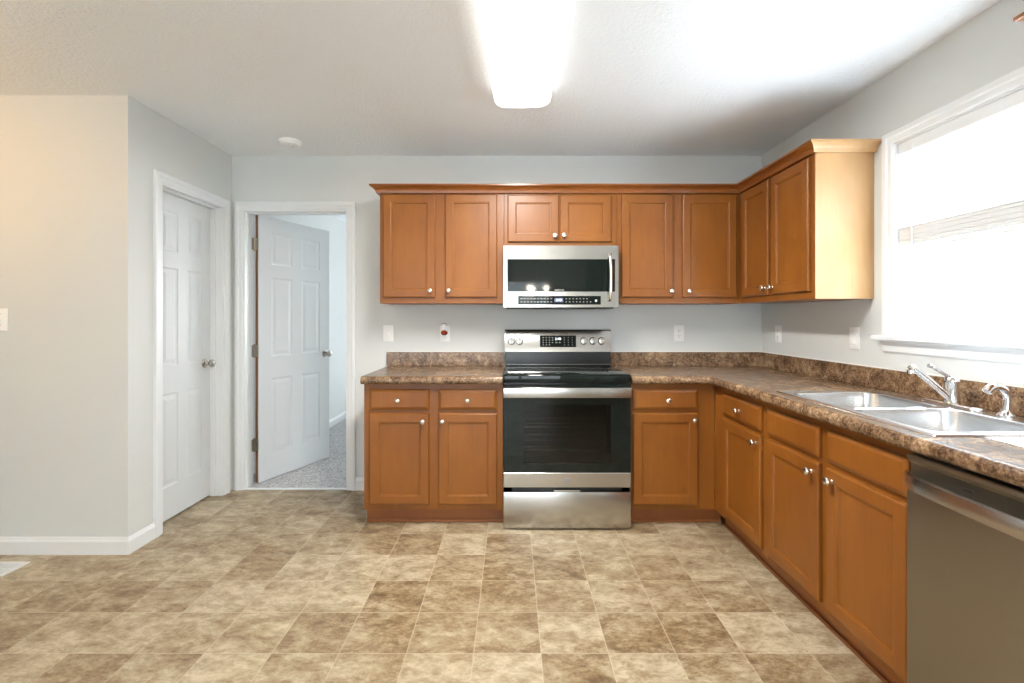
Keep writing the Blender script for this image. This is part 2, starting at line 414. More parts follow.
# patio door added behind the camera for fill light; bedroom window
def simple_window(name, w, z0, z1, loc, rz, parts=2, depth=.1):
    r = structroot(name, loc, rz); bm = NB()
    box(bm, -w/2, w/2, 0, depth, z0, z0+.03); box(bm, -w/2, w/2, 0, depth, z1-.03, z1)
    box(bm, -w/2, -w/2+.03, 0, depth, z0+.03, z1-.03); box(bm, w/2-.03, w/2, 0, depth, z0+.03, z1-.03); obj('window_frame', bm, M['white'], r)
    for k in range(parts):
        a = -w/2+.03 + (w-.06)/parts*k; b_ = a + (w-.06)/parts; y0 = .03 + .03*(k % 2); bm = NB()
        box(bm, a, a+.05, y0, y0+.025, z0+.03, z1-.03); box(bm, b_-.05, b_, y0, y0+.025, z0+.03, z1-.03)
        box(bm, a+.05, b_-.05, y0, y0+.025, z0+.03, z0+.09); box(bm, a+.05, b_-.05, y0, y0+.025, z1-.09, z1-.03)
        s = obj('sash', bm, M['white'], r); bm = NB(); box(bm, a+.05, b_-.05, y0+.01, y0+.014, z0+.09, z1-.09); obj('pane', bm, M['pane'], s)
    return r
simple_window('door_3_added', 3.8, 0, 2.06, (-1.10, YREAR-.005, 0), PI)
simple_window('window_2', 1.0, .8, 2.1, (.5, BY1+.005, 0), 0)

# ---------------------------------------------------------------- window over the sink
w1 = structroot('window_1', (XR, (WY0+WY1)/2, WZ0))
def wl(bm): 
    bmesh.ops.translate(bm, verts=bm.verts, vec=(-XR, -(WY0+WY1)/2, -WZ0)); return bm
# casing (three sides), jamb liner, stool, apron, sashes
prof = [(0, 0), (0, .010), (.006, .013), (.028, .014), (.034, .019), (.056, .020), (.060, .016), (.060, 0)]
pts = [(WY1, WZ0), (WY1, WZ1), (WY0, WZ1), (WY0, WZ0)]
P = [Vector(p) for p in pts]; rings = []
for i, p in enumerate(P):
    d1 = (P[i]-P[i-1]).normalized() if i > 0 else (P[1]-P[0]).normalized()
    d2 = (P[i+1]-P[i]).normalized() if i < len(P)-1 else d1
    n1 = Vector((d1.y, -d1.x)); n2 = Vector((d2.y, -d2.x)); m_ = (n1+n2).normalized(); k = 1/max(.2, m_.dot(n1))
    rings.append([(XR-o, p.x+m_.x*k*s, p.y+m_.y*k*s) for s, o in prof])
bm = NB(); loft(bm, rings); obj('window_casing', wl(bm), M['white'], w1)
bm = NB(); box(bm, XR, XR+TR, WY1-.008, WY1+.0005, WZ0, WZ1); box(bm, XR, XR+TR, WY0-.0005, WY0+.008, WZ0, WZ1); box(bm, XR, XR+TR, WY0+.008, WY1-.008, WZ1-.008, WZ1+.0005)
obj('window_jamb', wl(bm), M['white'], w1)
bm = NB(); box(bm, XR-.055, XR+.0, WY0-.085, WY1+.085, WZ0-.024, WZ0, .006, 3); box(bm, XR-.001, XR+TR, WY0-.0005, WY1+.0005, WZ0-.024, WZ0)
obj('window_sill', wl(bm), M['white'], w1)
bm = NB()
AP = [(0, WZ0-.024), (.020, WZ0-.024), (.018, WZ0-.036), (.013, WZ0-.050), (.012, WZ0-.076), (.006, WZ0-.084), (0, WZ0-.084)]
loft(bm, mitre_rings([(XR, WY1+.062), (XR, WY0-.062)], AP)); obj('window_apron', wl(bm), M['white'], w1)
for nm, a, b_, x in (('upper_sash', 1.62, WZ1-.008, XR+.105), ('lower_sash', WZ0, 1.645, XR+.078)):
    bm = NB(); y0, y1 = WY0+.008, WY1-.008; s_ = .014
    box(bm, x, x+.022, y0, y0+s_, a, b_); box(bm, x, x+.022, y1-s_, y1, a, b_); box(bm, x, x+.022, y0+s_, y1-s_, a, a+.014); box(bm, x, x+.022, y0+s_, y1-s_, b_-.025, b_)
    so = obj(nm, wl(bm), M['white'], w1)
    bm = NB(); box(bm, x+.009, x+.012, y0+s_, y1-s_, a+.014, b_-.025); obj('pane', wl(bm), M['pane'], so)

# mini blind, half raised
bl = thing('window_blind', 'white mini blind half raised in the window over the sink', 'blind', (XR+.022, (WY0+WY1)/2, WZ1-.008))
hw = (WY1-WY0)/2-.012
bm = NB(); box(bm, -.016, .016, -hw, hw, -.052, 0, .002); obj('headrail', bm, M['white'], bl)
bm = NB(); z = -.060
while z > -.395:
    for k in range(4):
        u0 = -1+k*.5; u1 = u0+.5
        bm.faces.new([bm.verts.new(p) for p in ((.0125*u0, -hw, z+.0022*(1-u0*u0)), (.0125*u1, -hw, z+.0022*(1-u1*u1)), (.0125*u1, hw, z+.0022*(1-u1*u1)), (.0125*u0, hw, z+.0022*(1-u0*u0)))])
    z -= .021
bmesh.ops.remove_doubles(bm, verts=bm.verts, dist=1e-5); obj('slats', bm, M['slat'], bl, 60)
bm = NB(); z = -.400; k = 0
while z > -.482:
    off = .0030*math.sin(k*2.3); dz = .0012 if k % 5 else -.001
    box(bm, -.0125+off, .0125+off, -hw, hw, z-.0028, z+.0030); z -= .0068; k += 1
obj('slat_stack', bm, M['white'], bl)
bm = NB(); box(bm, -.012, .012, -hw, hw, -.508, -.494, .003, 2); obj('bottom_rail', bm, M['white'], bl)
for y in (-.28, -.05, .18, .31):
    for xx in (-.0135, .0135):
        bm = NB(); tube(bm, [(xx, y, -.05), (xx, y, -.50)], .0007, 5); obj('ladder_cord', bm, M['plastic'], bl)
bm = NB(); tube(bm, [(-.020, hw-.085, -.03), (-.022, hw-.083, -.42), (-.022, hw-.083, -.66)], [.0025, .0025, .003], 6); obj('tilt_wand', bm, M['plastic'], bl)

# ---------------------------------------------------------------- cabinets
def knob_bm(x, z, y):
    bm = NB(); lathe(bm, [(.002, 0), (.0085, 0), (.0085, .003), (.0055, .006), (.0055, .014), (.010, .017), (.0155, .020), (.0165, .024), (.014, .029), (.007, .0315), (.001, .032)], 18,
                     Matrix.Translation((x, y, z)) @ Matrix.Rotation(PI/2, 4, 'X'))
    return bm
TD = .0195
DOOR_R = [(0, 0), (0, -TD+.006), (.002, -TD+.0025), (.006, -TD), (.050, -TD), (.0535, -TD+.002), (.058, -TD+.0025), (.0605, -TD+.0085)]
DRAW_R = [(0, 0), (0, -TD+.008), (.005, -TD+.005), (.014, -TD+.0012), (.018, -TD)]
CROWN = [(0, -.022), (.0205, -.022), (.022, -.016), (.024, -.006), (.030, .004), (.040, .012), (.050, .017), (.056, .019), (.056, .030), (0, .030)]
def cabinet(name, label, loc, rz, W, D, Ht, fronts, group, toe=0.0, toe_ext=0.0, frame_lip=0.0, side=None, crown=None):
    r = thing(name, label, 'cabinet', loc, rz, group)
    z0 = toe
    bm = NB(); box(bm, .0005, W-.0005, .019, D-.001, z0, Ht)
    if toe: box(bm, .0005, W-.0005, .062+.014, D-.001, 0, z0)
    body = obj('carcass', bm, side or M['wood'], r)
    # face frame built round its openings
    bm = NB(); box(bm, .0005, W-.0005, 0, .019, z0, Ht, .0012)
    obj('face_frame', bm, M['wood'], r)
    if toe:
        bm = NB(); box(bm, .0005, W-.0005+toe_ext, .062, .076, 0, z0); box(bm, .0005, W-.0005+toe_ext, .052, .062, 0, .018, .004, 2); obj('toe_kick', bm, M['wood_dark'], r)
    for kind, x0, x1, a, b_, kn in fronts:
        bm = NB(); panel(bm, x0, x1, a, b_, DOOR_R if kind == 'door' else DRAW_R)
        nm = {'door': 'door', 'drawer': 'drawer', 'false': 'drawer_front'}[kind]
        dd = obj(nm, bm, M['wood'], r)
        if kn: obj('knob', knob_bm(kn[0], kn[1], -TD), M['nickel'], dd, 40)
    return r
UP_Y = YB - .307; UD = .307; UZ = 1.352; UH = 2.105-UZ
YF = UP_Y                                     # face-frame plane of the back run
XF = 1.526
z_ = lambda z: z-UZ
A0 = -.881; A1 = -.053; B1 = .700
UG = 'maple wall cabinets'; BG = 'maple base cabinets'
def U(x0, x1, kx, base, zz=(1.392, 2.074), kz=1.434, zo=None):
    zo = UZ if zo is None else zo
    return ('door', x0-base, x1-base, zz[0]-zo, zz[1]-zo, (kx-base, kz-zo) if kx is not None else None)
cA = cabinet('wall_cabinet', 'two-door maple wall cabinet left of the microwave', (A0, YF, UZ), 0, A1-A0, UD, UH,
        [U(-.856, -.511, -.540, A0), U(-.444, -.099, -.418, A0)], UG)
cM = cabinet('wall_cabinet', 'short two-door maple wall cabinet directly above the microwave', (A1, YF, 1.735), 0, B1-A1, UD, 2.105-1.735,
        [U(-.029, .311, .284, A1, (1.760, 2.071), 1.797, 1.735), U(.318, .660, .344, A1, (1.760, 2.071), 1.800, 1.735)], UG)
cB = cabinet('wall_cabinet', 'two-door maple wall cabinet right of the microwave, reaching the corner', (B1, YF, UZ), 0, XF-B1, UD, UH,
        [U(.727, 1.070, 1.052, B1), U(1.132, 1.492, 1.168, B1)], UG)
def UR(y0, y1, ky, base, zz=(1.392, 2.074), kz=1.434):
    return ('door', base-y0, base-y1, z_(zz[0]), z_(zz[1]), (base-ky, z_(kz)))
YE = 2.418
UD_R = XR-XF; BD_R = XR-1.224-.001
cR = cabinet('wall_cabinet', 'maple wall cabinet on the window wall with end panel beside the window, paled for window light', (XF, YF, UZ), -PI/2, YF-YE, UD_R, UH,
        [UR(3.160, 2.832, 2.858, YF), UR(2.800, 2.446, 2.776, YF)], UG)
bm = NB(); box(bm, YF-YE-.0005, YF-YE+.0045, .0, UD_R-.001, .0, UH); obj('end_panel', bm, M['wood_side_lit'], cR, label='pale maple end panel, window light painted in')
N0, N1 = 1.352, .60
cN = cabinet('wall_cabinet', 'maple wall cabinet nearer than the window, only its crown corner in view', (XF, N0, UZ), -PI/2, N0-N1, UD_R, UH,
        [('door', .03, .37, .04, .722, (.34, .08)), ('door', .385, .725, .04, .722, (.41, .08))], UG)
# crown moulding: one mitred run, cut at the cabinet joints so that each cabinet carries its own length
def crown(path, spans):
    rings = mitre_rings(path, [(o, 2.105+z) for o, z in CROWN])
    for (i, j, par) in spans:
        mt = (Matrix.Translation(par.location) @ Matrix.Rotation(par.rotation_euler.z, 4, 'Z')).inverted()
        bm = NB(); loft(bm, [[mt @ p for p in r] for r in rings[i:j+1]]); pale = (i, j) == (5, 6)  # return gets the paler wood, window glare painted into its colour
        obj('crown_moulding', bm, M['wood_side_lit'] if pale else M['wood_trim'], par, label='crown moulding end, window glare painted in' if pale else 'darker crown moulding')
crown([(A0, YB-.001), (A0, YF), (A1, YF), (B1, YF), (XF, YF), (XF, YE-.0045), (XR-.001, YE-.0045)][::1],
      [(0, 2, cA), (2, 3, cM), (3, 4, cB), (4, 5, cR), (5, 6, cR)])
crown([(XR-.001, N0), (XF, N0), (XF, N1)], [(0, 2, cN)])

BF = YB - .609; XFB = 1.224
dz = (.136, .682); wz = (.703, .826)
cabinet('base_cabinet', 'maple base cabinet left of the stove, two drawers over two doors', (-.893, BF, 0), 0, .840, .608, .860,
        [('drawer', .036, .395, *wz, (.211, .762)), ('drawer', .452, .803, *wz, (.628, .762)),
         ('door', .036, .395, *dz, (.361, .637)), ('door', .452, .803, *dz, (.478, .637))], BG, toe=.100)
cabinet('base_cabinet', 'narrow maple base cabinet right of the stove, one drawer over one door', (.713, BF, 0), 0, XFB-.713, .608, .860,
        [('drawer', .014, .404, *wz, (.219, .762)), ('door', .014, .404, *dz, (.378, .645))], BG, toe=.100, toe_ext=.062)
cabinet('base_cabinet', 'one-drawer one-door maple base cabinet between the corner and the sink cabinet', (XFB, BF, 0), -PI/2, BF-2.305, BD_R, .860,
        [('drawer', BF-2.757, BF-2.335, *wz, (BF-2.546, .762)), ('door', BF-2.757, BF-2.335, *dz, (BF-2.372, .640))], BG, toe=.100)
SB = 2.305; SE = 1.452
cs = cabinet('base_cabinet', 'maple sink base cabinet with two doors beneath the sink', (XFB, SB, 0), -PI/2, SB-SE, BD_R, .860,
        [('false', SB-2.278, SB-1.892, *wz, None), ('false', SB-1.844, SB-1.466, *wz, None),
         ('door', SB-2.278, SB-1.892, *dz, (SB-1.930, .640)), ('door', SB-1.844, SB-1.466, *dz, (SB-1.806, .640))], BG, toe=.100)
cabinet('base_cabinet', 'maple base cabinet past the dishwasher, under the near end of the long worktop', (XFB, .835, 0), -PI/2, .455, BD_R, .860,
        [('drawer', .025, .43, *wz, (.227, .762)), ('door', .025, .43, *dz, (.06, .640))], BG, toe=.100)
# the sink bowls need room below the worktop: lower the carcass of the sink base
for ch in cs.children:
    if ch.name.startswith('carcass'):
        bm = NB(); W_ = SB-SE
        box(bm, .0005, W_-.0005, .019, BD_R-.001, .10, .118); box(bm, .0005, .018, 0.019, BD_R-.001, .118, .860); box(bm, W_-.018, W_-.0005, 0.019, BD_R-.001, .118, .720)
        box(bm, .018, W_-.018, BD_R-.012, BD_R-.001, .118, .860); box(bm, .0005, W_-.0005, .076, BD_R-.001, 0, .10)
        bm.to_mesh(ch.data); bm.free()

# ---------------------------------------------------------------- worktops
CZ = .907; CT = .045
NOSE = [(0, CZ-CT), (.008, CZ-CT), (.0155, CZ-CT+.004), (.0195, CZ-CT+.012), (.0205, CZ-CT/2), (.0185, CZ-.010), (.013, CZ-.004), (.006, CZ-.0006), (0, CZ)]
YC = 2.861; XC = 1.188
SX0, SX1, SY0, SY1 = 1.262, 1.755, 1.425, 2.235
wt = thing('worktop', 'short brown granite-look laminate worktop left of the stove', 'worktop', (-.48, 3.18, .874), 0, 'laminate worktops')
def loc_shift(bm, o): bmesh.ops.translate(bm, verts=bm.verts, vec=-o.location); return bm
bm = NB(); box(bm, -.898, -.056, YC, YB-.001, CZ-CT, CZ); loft(bm, mitre_rings([(-.898, YC), (-.056, YC)], NOSE)); bmesh.ops.remove_doubles(bm, verts=bm.verts, dist=1e-5)
obj('counter_top', loc_shift(bm, wt), M['counter'], wt, 50)
bm = NB(); box(bm, -.910, -.056, YB-.021, YB-.001, CZ, CZ+.100, .002); obj('backsplash', loc_shift(bm, wt), M['counter'], wt)
bm = NB(); box(bm, -.910, -.056, YB-.006, YB-.0005, CZ+.100, CZ+.1045); obj('caulk', loc_shift(bm, wt), M['caulk'], wt)
wt = thing('worktop', 'long L-shaped brown granite-look laminate worktop with the sink set in', 'worktop', (1.4, 2.4, .874), 0, 'laminate worktops')
bm = NB()
box(bm, .713, XC, YC, YB-.001, CZ-CT, CZ); box(bm, XC, XR-.001, SY1, YB-.001, CZ-CT, CZ)
box(bm, XC, SX0, SY0, SY1, CZ-CT, CZ); box(bm, SX1, XR-.001, SY0, SY1, CZ-CT, CZ); box(bm, XC, XR-.001, .36, SY0, CZ-CT, CZ)
loft(bm, mitre_rings([(.713, YC), (XC, YC), (XC, .36)], NOSE))
obj('counter_top', loc_shift(bm, wt), M['counter'], wt, 50)
bm = NB(); box(bm, .713, XR-.001, YB-.021, YB-.001, CZ, CZ+.100, .002); box(bm, XR-.021, XR-.001, .36, YB-.021, CZ, CZ+.100, .002)
obj('backsplash', loc_shift(bm, wt), M['counter'], wt)
bm = NB(); box(bm, .713, XR-.001, YB-.006, YB-.0005, CZ+.100, CZ+.1045); box(bm, XR-.006, XR-.0005, .36, YB-.006, CZ+.100, CZ+.1045)
obj('caulk', loc_shift(bm, wt), M['caulk'], wt)

# ---------------------------------------------------------------- sink
def rrect(cx, cy, w, h, r, z, n=6):
    out = []
    for (sx, sy, a0) in ((1, 1, 0), (-1, 1, PI/2), (-1, -1, PI), (1, -1, 3*PI/2)):
        for k in range(n+1):
            a = a0 + PI/2*k/n
            out.append((cx+sx*(w/2-r)+r*math.cos(a), cy+sy*(h/2-r)+r*math.sin(a), z))
    return out
sk = thing('sink', 'double-bowl stainless steel sink set into the worktop under the window', 'sink', (1.506, 1.83, CZ))
ox0, ox1 = -.268, .262; L = .425
zr = .0062
for sgn, nm in ((1, 'bowl'), (-1, 'bowl')):
    bm = NB(); cy = sgn*L/2; bcx = -.042; bw = .385; bl_ = .368; bcy = sgn*(.0135+bl_/2)
    outer = lambda ins, z, r: rrect((ox0+ox1)/2, cy, ox1-ox0-2*ins, L-(ins if sgn else 0)*0 - 2*ins*0, r, z)
    R = [rrect(bcx, bcy, bw+.012, bl_+.012, .060, zr), rrect(bcx, bcy, bw, bl_, .056, zr-.003), rrect(bcx, bcy, bw-.006, bl_-.006, .054, -.012),
         rrect(bcx, bcy, bw-.020, bl_-.020, .052, -.120), rrect(bcx, bcy, bw-.034, bl_-.034, .050, -.150), rrect(bcx, bcy, bw-.075, bl_-.075, .040, -.168),
         rrect(bcx, bcy, .10, .10, .049, -.172), rrect(bcx, bcy, .092, .092, .0459, -.176)]
    loft(bm, R, cap0=False); o = obj(nm, bm, M['steel_sink'], sk, 50)
    bm = NB(); lathe(bm, [(.001, -.1755), (.034, -.1755), (.041, -.1725), (.043, -.1735), (.043, -.1758)], 24, Matrix.Translation((bcx, bcy, 0))); obj('drain', bm, M['chrome'], o, 40)
bm = NB()
for sgn in (1, -1):
    cy = sgn*L/2; bcx = -.042; bw = .385; bl_ = .368; bcy = sgn*(.0135+bl_/2)
    inner = rrect(bcx, bcy, bw+.012, bl_+.012, .060, zr)
    outr = []
    for (x, y, z) in rrect((ox0+ox1)/2, cy, ox1-ox0-.012, L, .0006, zr): outr.append((x, y if abs(y) < .01 else y - sgn*.006, z))
    vs = loft(bm, [outr, inner], False, False)
# turned-down outer lip
lip = [rrect((ox0+ox1)/2, 0, ox1-ox0-.012, 2*L-.012, .0006, zr), rrect((ox0+ox1)/2, 0, ox1-ox0-.004, 2*L-.004, .004, zr-.0015), rrect((ox0+ox1)/2, 0, ox1-ox0, 2*L, .006, .0005)]
loft(bm, lip, False, False)
obj('rim', bm, M['steel_sink'], sk, 50)

fx, fy = 1.718, 1.885
fa = thing('faucet', 'chrome single-lever faucet standing behind the sink', 'faucet', (fx, fy-.01, CZ+zr+.0005))
bm = NB(); loft(bm, [rrect(0, 0, .056, .25, .027, 0), rrect(0, 0, .056, .25, .027, .004), rrect(0, 0, .048, .242, .023, .009), rrect(0, 0, .020, .20, .009, .011)]); obj('deck_plate', bm, M['chrome'], fa, 50)
bm = NB(); lathe(bm, [(.026, .010), (.024, .020), (.0225, .030), (.0225, .080), (.024, .090), (.024, .100), (.019, .112), (.008, .118)], 24); obj('body', bm, M['chrome'], fa, 40)
bm = NB(); tube(bm, smooth_path([(-.012, 0, .028), (-.060, .001, .072), (-.110, .002, .116), (-.140, .004, .141), (-.152, .004, .146), (-.158, .004, .140)]), .0125, 12); 
lathe(bm, [(.010, 0), (.0125, 0), (.0125, .014), (.010, .014)], 14, Matrix.Translation((-.157, .004, .124)))
obj('spout', bm, M['chrome'], fa, 50)
bm = NB(); pp = smooth_path([(.004, 0, .108), (-.014, .004, .118), (-.038, .008, .134), (-.062, .013, .150), (-.076, .016, .154)]); n_ = len(pp)
tube(bm, pp, [.0135 - .004*abs(i/n_-.1) + (.002 if i > n_*.8 else 0) for i in range(n_)], 12, .7); obj('lever', bm, M['chrome'], fa, 50)
sp_ = thing('side_sprayer', 'small hooked chrome side sprayer on the sink deck right of the faucet', 'sprayer', (1.722, 1.672, CZ+zr+.0005))
bm = NB(); lathe(bm, [(.026, 0), (.026, .004), (.020, .010), (.015, .016), (.014, .022)], 22); obj('base', bm, M['chrome'], sp_, 40)
bm = NB(); pp = smooth_path([(0, 0, .018), (.003, 0, .045), (.002, 0, .072), (-.012, 0, .094), (-.036, 0, .104), (-.056, 0, .097), (-.068, 0, .084)])
n_ = len(pp); tube(bm, pp, [(.0115 if i < n_*.4 else .0115+.003*min(1, (i/n_-.4)*3)) for i in range(n_)], 14); obj('spray_head', bm, M['chrome'], sp_, 50)

# ---------------------------------------------------------------- range
RX0, RX1 = -.052, .704; RW = RX1-RX0
rg = thing('stove', 'stainless steel electric range with black glass oven door and cooktop', 'stove', (RX0, 2.865, 0))
D_ = YB-2.865-.004
def cav(bm, x0, x1, y0, y1, z0, z1):
    for q in (((x0, y0, z0), (x0, y1, z0), (x0, y1, z1), (x0, y0, z1)), ((x1, y0, z0), (x1, y1, z0), (x1, y1, z1), (x1, y0, z1)),
              ((x0, y0, z0), (x1, y0, z0), (x1, y1, z0), (x0, y1, z0)), ((x0, y0, z1), (x1, y0, z1), (x1, y1, z1), (x0, y1, z1)), ((x0, y1, z0), (x1, y1, z0), (x1, y1, z1), (x0, y1, z1))):
        bm.faces.new([bm.verts.new(p) for p in q])
bm = NB(); box(bm, .003, RW-.003, .0, .02, .03, .33); box(bm, .003, .05, 0, D_-.07, .03, .90); box(bm, RW-.05, RW-.003, 0, D_-.07, .03, .90); box(bm, .05, RW-.05, 0, D_-.07, .80, .90); box(bm, .05, RW-.05, .02, D_-.07, .03, .34); box(bm, .05, RW-.05, D_-.12, D_-.07, .34, .80)
obj('body', bm, M['black'], rg)
bm = NB(); cav(bm, .052, RW-.052, .001, .46, .342, .798); obj('oven_cavity', bm, M['cavity'], rg)
for z in (.455, .60):
    bm = NB()
    for k in range(23): x = .075 + k*(RW-.15)/22; tube(bm, [(x, .03, z), (x, .44, z)], .0013, 5)
    for y in (.03, .13, .29, .44): tube(bm, [(.058, y, z-.002), (RW-.058, y, z-.002)], .0028, 6)
    obj('oven_rack', bm, M['nickel'], rg)
# feet
for x in (.05, RW-.05):
    for y in (.06, D_-.14):
        bm = NB(); lathe(bm, [(.016, 0), (.016, .008), (.008, .012), (.008, .032)], 12, Matrix.Translation((x, y, 0))); obj('foot', bm, M['black_matte'], rg)
# cooktop
bm = NB(); box(bm, -.0005, RW+.0005, -.034, D_-.07, .872, .922, .010, 3); obj('cooktop', bm, M['black_glass'], rg, 40, label='black glass cooktop')
bm = NB()
for (x, y, r) in ((.20, .14, .105), (.56, .14, .08), (.20, .39, .075), (.56, .39, .095)):
    for rr in (r, r*.62):
        bm = NB()
        a = [Vector((x+rr*math.cos(2*PI*k/48), y+rr*math.sin(2*PI*k/48), .9222)) for k in range(48)]
        b2 = [Vector((x+(rr-.003)*math.cos(2*PI*k/48), y+(rr-.003)*math.sin(2*PI*k/48), .9222)) for k in range(48)]
        loft(bm, [a, b2], False, False); obj('burner_ring', bm, M['burner'], rg)
# backguard: black riser then tilted steel panel
gy = D_-.105
bm = NB(); box(bm, .004, RW-.004, gy+.010, D_-.001, .90, 1.016, .003); obj('riser', bm, M['black'], rg)
bm = NB(); box(bm, .004, RW-.004, gy-.004, gy+.012, .924, .930, .002); obj('riser_trim', bm, M['steel'], rg)
bm = NB()
Rr = [[(x, gy-.004, 1.016), (x, gy+.013, 1.160), (x, gy+.021, 1.172), (x, D_-.001, 1.176), (x, D_-.001, 1.016)] for x in (0, RW)]
loft(bm, Rr); obj('control_panel', bm, M['steel'], rg, 30, label='stainless control panel')
sl = lambda z: gy-.004 + .016*(z-1.016)/.134     # panel face y at z
tilt = math.atan2(.016, .134)
def tilted(bm, x, z, y_off=0): 
    mt = Matrix.Translation((x, sl(z)-y_off, z)) @ Matrix.Rotation(-tilt, 4, 'X'); bmesh.ops.transform(bm, matrix=mt, verts=bm.verts); return bm
bm = NB(); box(bm, -.128, .128, -.002, .002, -.041, .041, .001); dsp = obj('display', tilted(bm, .378, 1.090), M['black_glass'], rg, label='black display')
def key(x0, x1, y0, y1, z0, z1, m=None):
    bm = NB(); box(bm, x0, x1, y0, y1, z0, z1)
    return bm
for ix_ in range(4):
    for iz_ in range(4):
        if (ix_, iz_) == (3, 0): continue
        x = -.105+ix_*.022; z = -.026+iz_*.017; obj('button', tilted(key(x-.004, x+.004, -.0035, -.0021, z-.002, z+.0022), .378, 1.090), M['grey_mark'], dsp)
for ix_ in range(3):
    for iz_ in range(4):
        x = .045+ix_*.028; z = -.026+iz_*.017; obj('button', tilted(key(x-.0035, x+.0035, -.0032, -.0021, z-.0012, z+.0012), .378, 1.090), M['grey_mark'], dsp)
for x in (-.012, .012): obj('button', tilted(key(x-.006, x+.006, -.0032, -.0021, -.012, -.006), .378, 1.090), M['grey_mark'], dsp)
text_obj('digits', '2:48', .025, M['digits'], dsp, (.378, sl(1.104)-.0028, 1.107), (PI/2-tilt, 0, 0))
for x in (.048, .104, .560, .624, .686):
    bm = NB()
    lathe(bm, [(.027, 0), (.027, .003), (.024, .006), (.023, .020), (.021, .026), (.004, .028)], 26, Matrix.Rotation(PI/2, 4, 'X'))
    box(bm, -.004, .004, -.038, -.022, -.020, .020, .002)
    obj('control_knob', tilted(bm, x, 1.092), M['knob_metal'], rg, 40)
# oven door
od_z0, od_z1 = .262, .862
bm = NB(); box(bm, .002, RW-.002, -.030, 0, .352, .786); 
bm.free(); bm = NB()
wx0, wx1, wz0_, wz1_ = .118, RW-.118, .395, .745
for a, b_, c_, d_ in ((.002, wx0, .342, .862), (wx1, RW-.002, .342, .862), (wx0, wx1, .342, wz0_), (wx0, wx1, wz1_, .862)): box(bm, a, b_, -.030, -.001, c_, d_)
dr = obj('oven_door', bm, M['black_glass'], rg, label='black glass oven door')
bm = NB(); box(bm, wx0, wx1, -.0295, -.0275, wz0_, wz1_); obj('oven_window', bm, M['oven_glass'], dr)
bm = NB(); box(bm, .002, RW-.002, -.032, -.001, .254, .340, .002); lt = obj('lower_trim', bm, M['steel'], dr, label='stainless lower trim')
bm = NB(); box(bm, .002, RW-.002, -.031, -.001, .795, .842, .004, 2); box(bm, .0, RW, -.058, -.048, .786, .846, .0045, 3)
for x in (.025, RW-.025): box(bm, x-.012, x+.012, -.050, -.028, .797, .835, .002)
obj('handle', bm, M['steel'], dr, 40, label='stainless bar handle')
# round monogram badge
bm = NB(); lathe(bm, [(.0005, 0), (.0175, 0), (.0175, .002), (.0165, .0025), (.0005, .0025)], 32, Matrix.Translation((RW/2, -.032, .296)) @ Matrix.Rotation(PI/2, 4, 'X')); bd = obj('badge', bm, M['badge'], lt, 40)
bm = NB()
for r in (.0155,):
    a = [Vector((RW/2+r*math.cos(2*PI*k/40), -.0348, .296+r*math.sin(2*PI*k/40))) for k in range(40)]
    b2 = [Vector((RW/2+(r-.0012)*math.cos(2*PI*k/40), -.0348, .296+(r-.0012)*math.sin(2*PI*k/40))) for k in range(40)]
    loft(bm, [a, b2], False, False)
for q in range(4):      # four inner flourishes of the emblem
    pts = []
    for k in range(9):
        a = q*PI/2 + .25 + k*.13; rr = .0125 - .0015*math.sin(k/8*PI)
        pts.append((RW/2+rr*math.cos(a), -.0347, .296+rr*math.sin(a)))
    tube(bm, pts, .0006, 5)
obj('badge_ring', bm, M['mono'], bd)
text_obj('monogram', 'GE', .0125, M['mono'], bd, (RW/2, -.0346, .296))
# storage drawer
bm = NB(); box(bm, .001, RW-.001, -.030, -.001, .012, .226, .003, 2); sd = obj('storage_drawer', bm, M['steel'], rg, 40, label='stainless drawer')
bm = NB(); box(bm, .30, RW-.30, -.026, -.004, .226, .235, .001); obj('pull_lip', bm, M['steel'], sd)

# ---------------------------------------------------------------- microwave
mw = thing('microwave', 'stainless over-the-range microwave mounted below the short wall cabinet', 'microwave', (A1-.004, 3.145, 1.318))
MWw = B1-A1-.006; MH = .406; MD = YB-3.145-.002
bm = NB(); box(bm, .001, MWw-.001, .0, MD, .012, MH-.004, .002); obj('body', bm, M['black'], mw)
bm = NB(); box(bm, .02, MWw-.02, .02, MD-.02, 0, .012); 
for x in (.2, .5): box(bm, x, x+.11, .05, .12, -.004, 0)
obj('underside_grille', bm, M['black_matte'], mw)
# door: steel frame with window opening
gx0, gx1, gz0, gz1 = .028, MWw-.022, .108, .318
bm = NB()
for a, b_, c_, d_ in ((0, gx0, .006, MH), (gx1, MWw, .006, MH), (gx0, gx1, .006, gz0), (gx0, gx1, gz1, MH)): box(bm, a, b_, -.036, -.001, c_, d_)
fr = obj('door', bm, M['steel'], mw, label='stainless door')
bm = NB(); box(bm, gx0, gx1, -.034, -.002, gz0, gz1); obj('door_window', bm, M['black_glass'], fr, label='black glass window')
bm = NB(); box(bm, gx0+.03, gx1-.19, -.0345, -.0340, gz0+.018, gz1-.018); obj('window_mesh', bm, mat('dark_mesh', (.008, .011, .010), .05, Specular_IOR_Level=.38), fr)
bm = NB(); box(bm, .096, .632, -.0375, -.034, .024, .080, .001); cp = obj('control_strip', bm, M['black_glass'], fr, label='black control strip')
for k in range(10):
    for r_ in range(2): obj('button', key(.112+k*.0215, .124+k*.0215, -.0382, -.0375, .040+r_*.020, .0425+r_*.020), M['grey_mark'], cp)
for k in range(8):
    for r_ in range(2):
        if k == 7 and r_: continue
        obj('button', key(.404+k*.0225, .412+k*.0225, -.0382, -.0375, .040+r_*.020, .043+r_*.020), M['grey_mark'], cp)
obj('button', key(.594, .608, -.0382, -.0375, .042, .056), M['grey_mark'], cp)
bm = NB(); box(bm, .332, .388, -.0384, -.0375, .040, .066); lc = obj('display', bm, M['lcd'], cp)
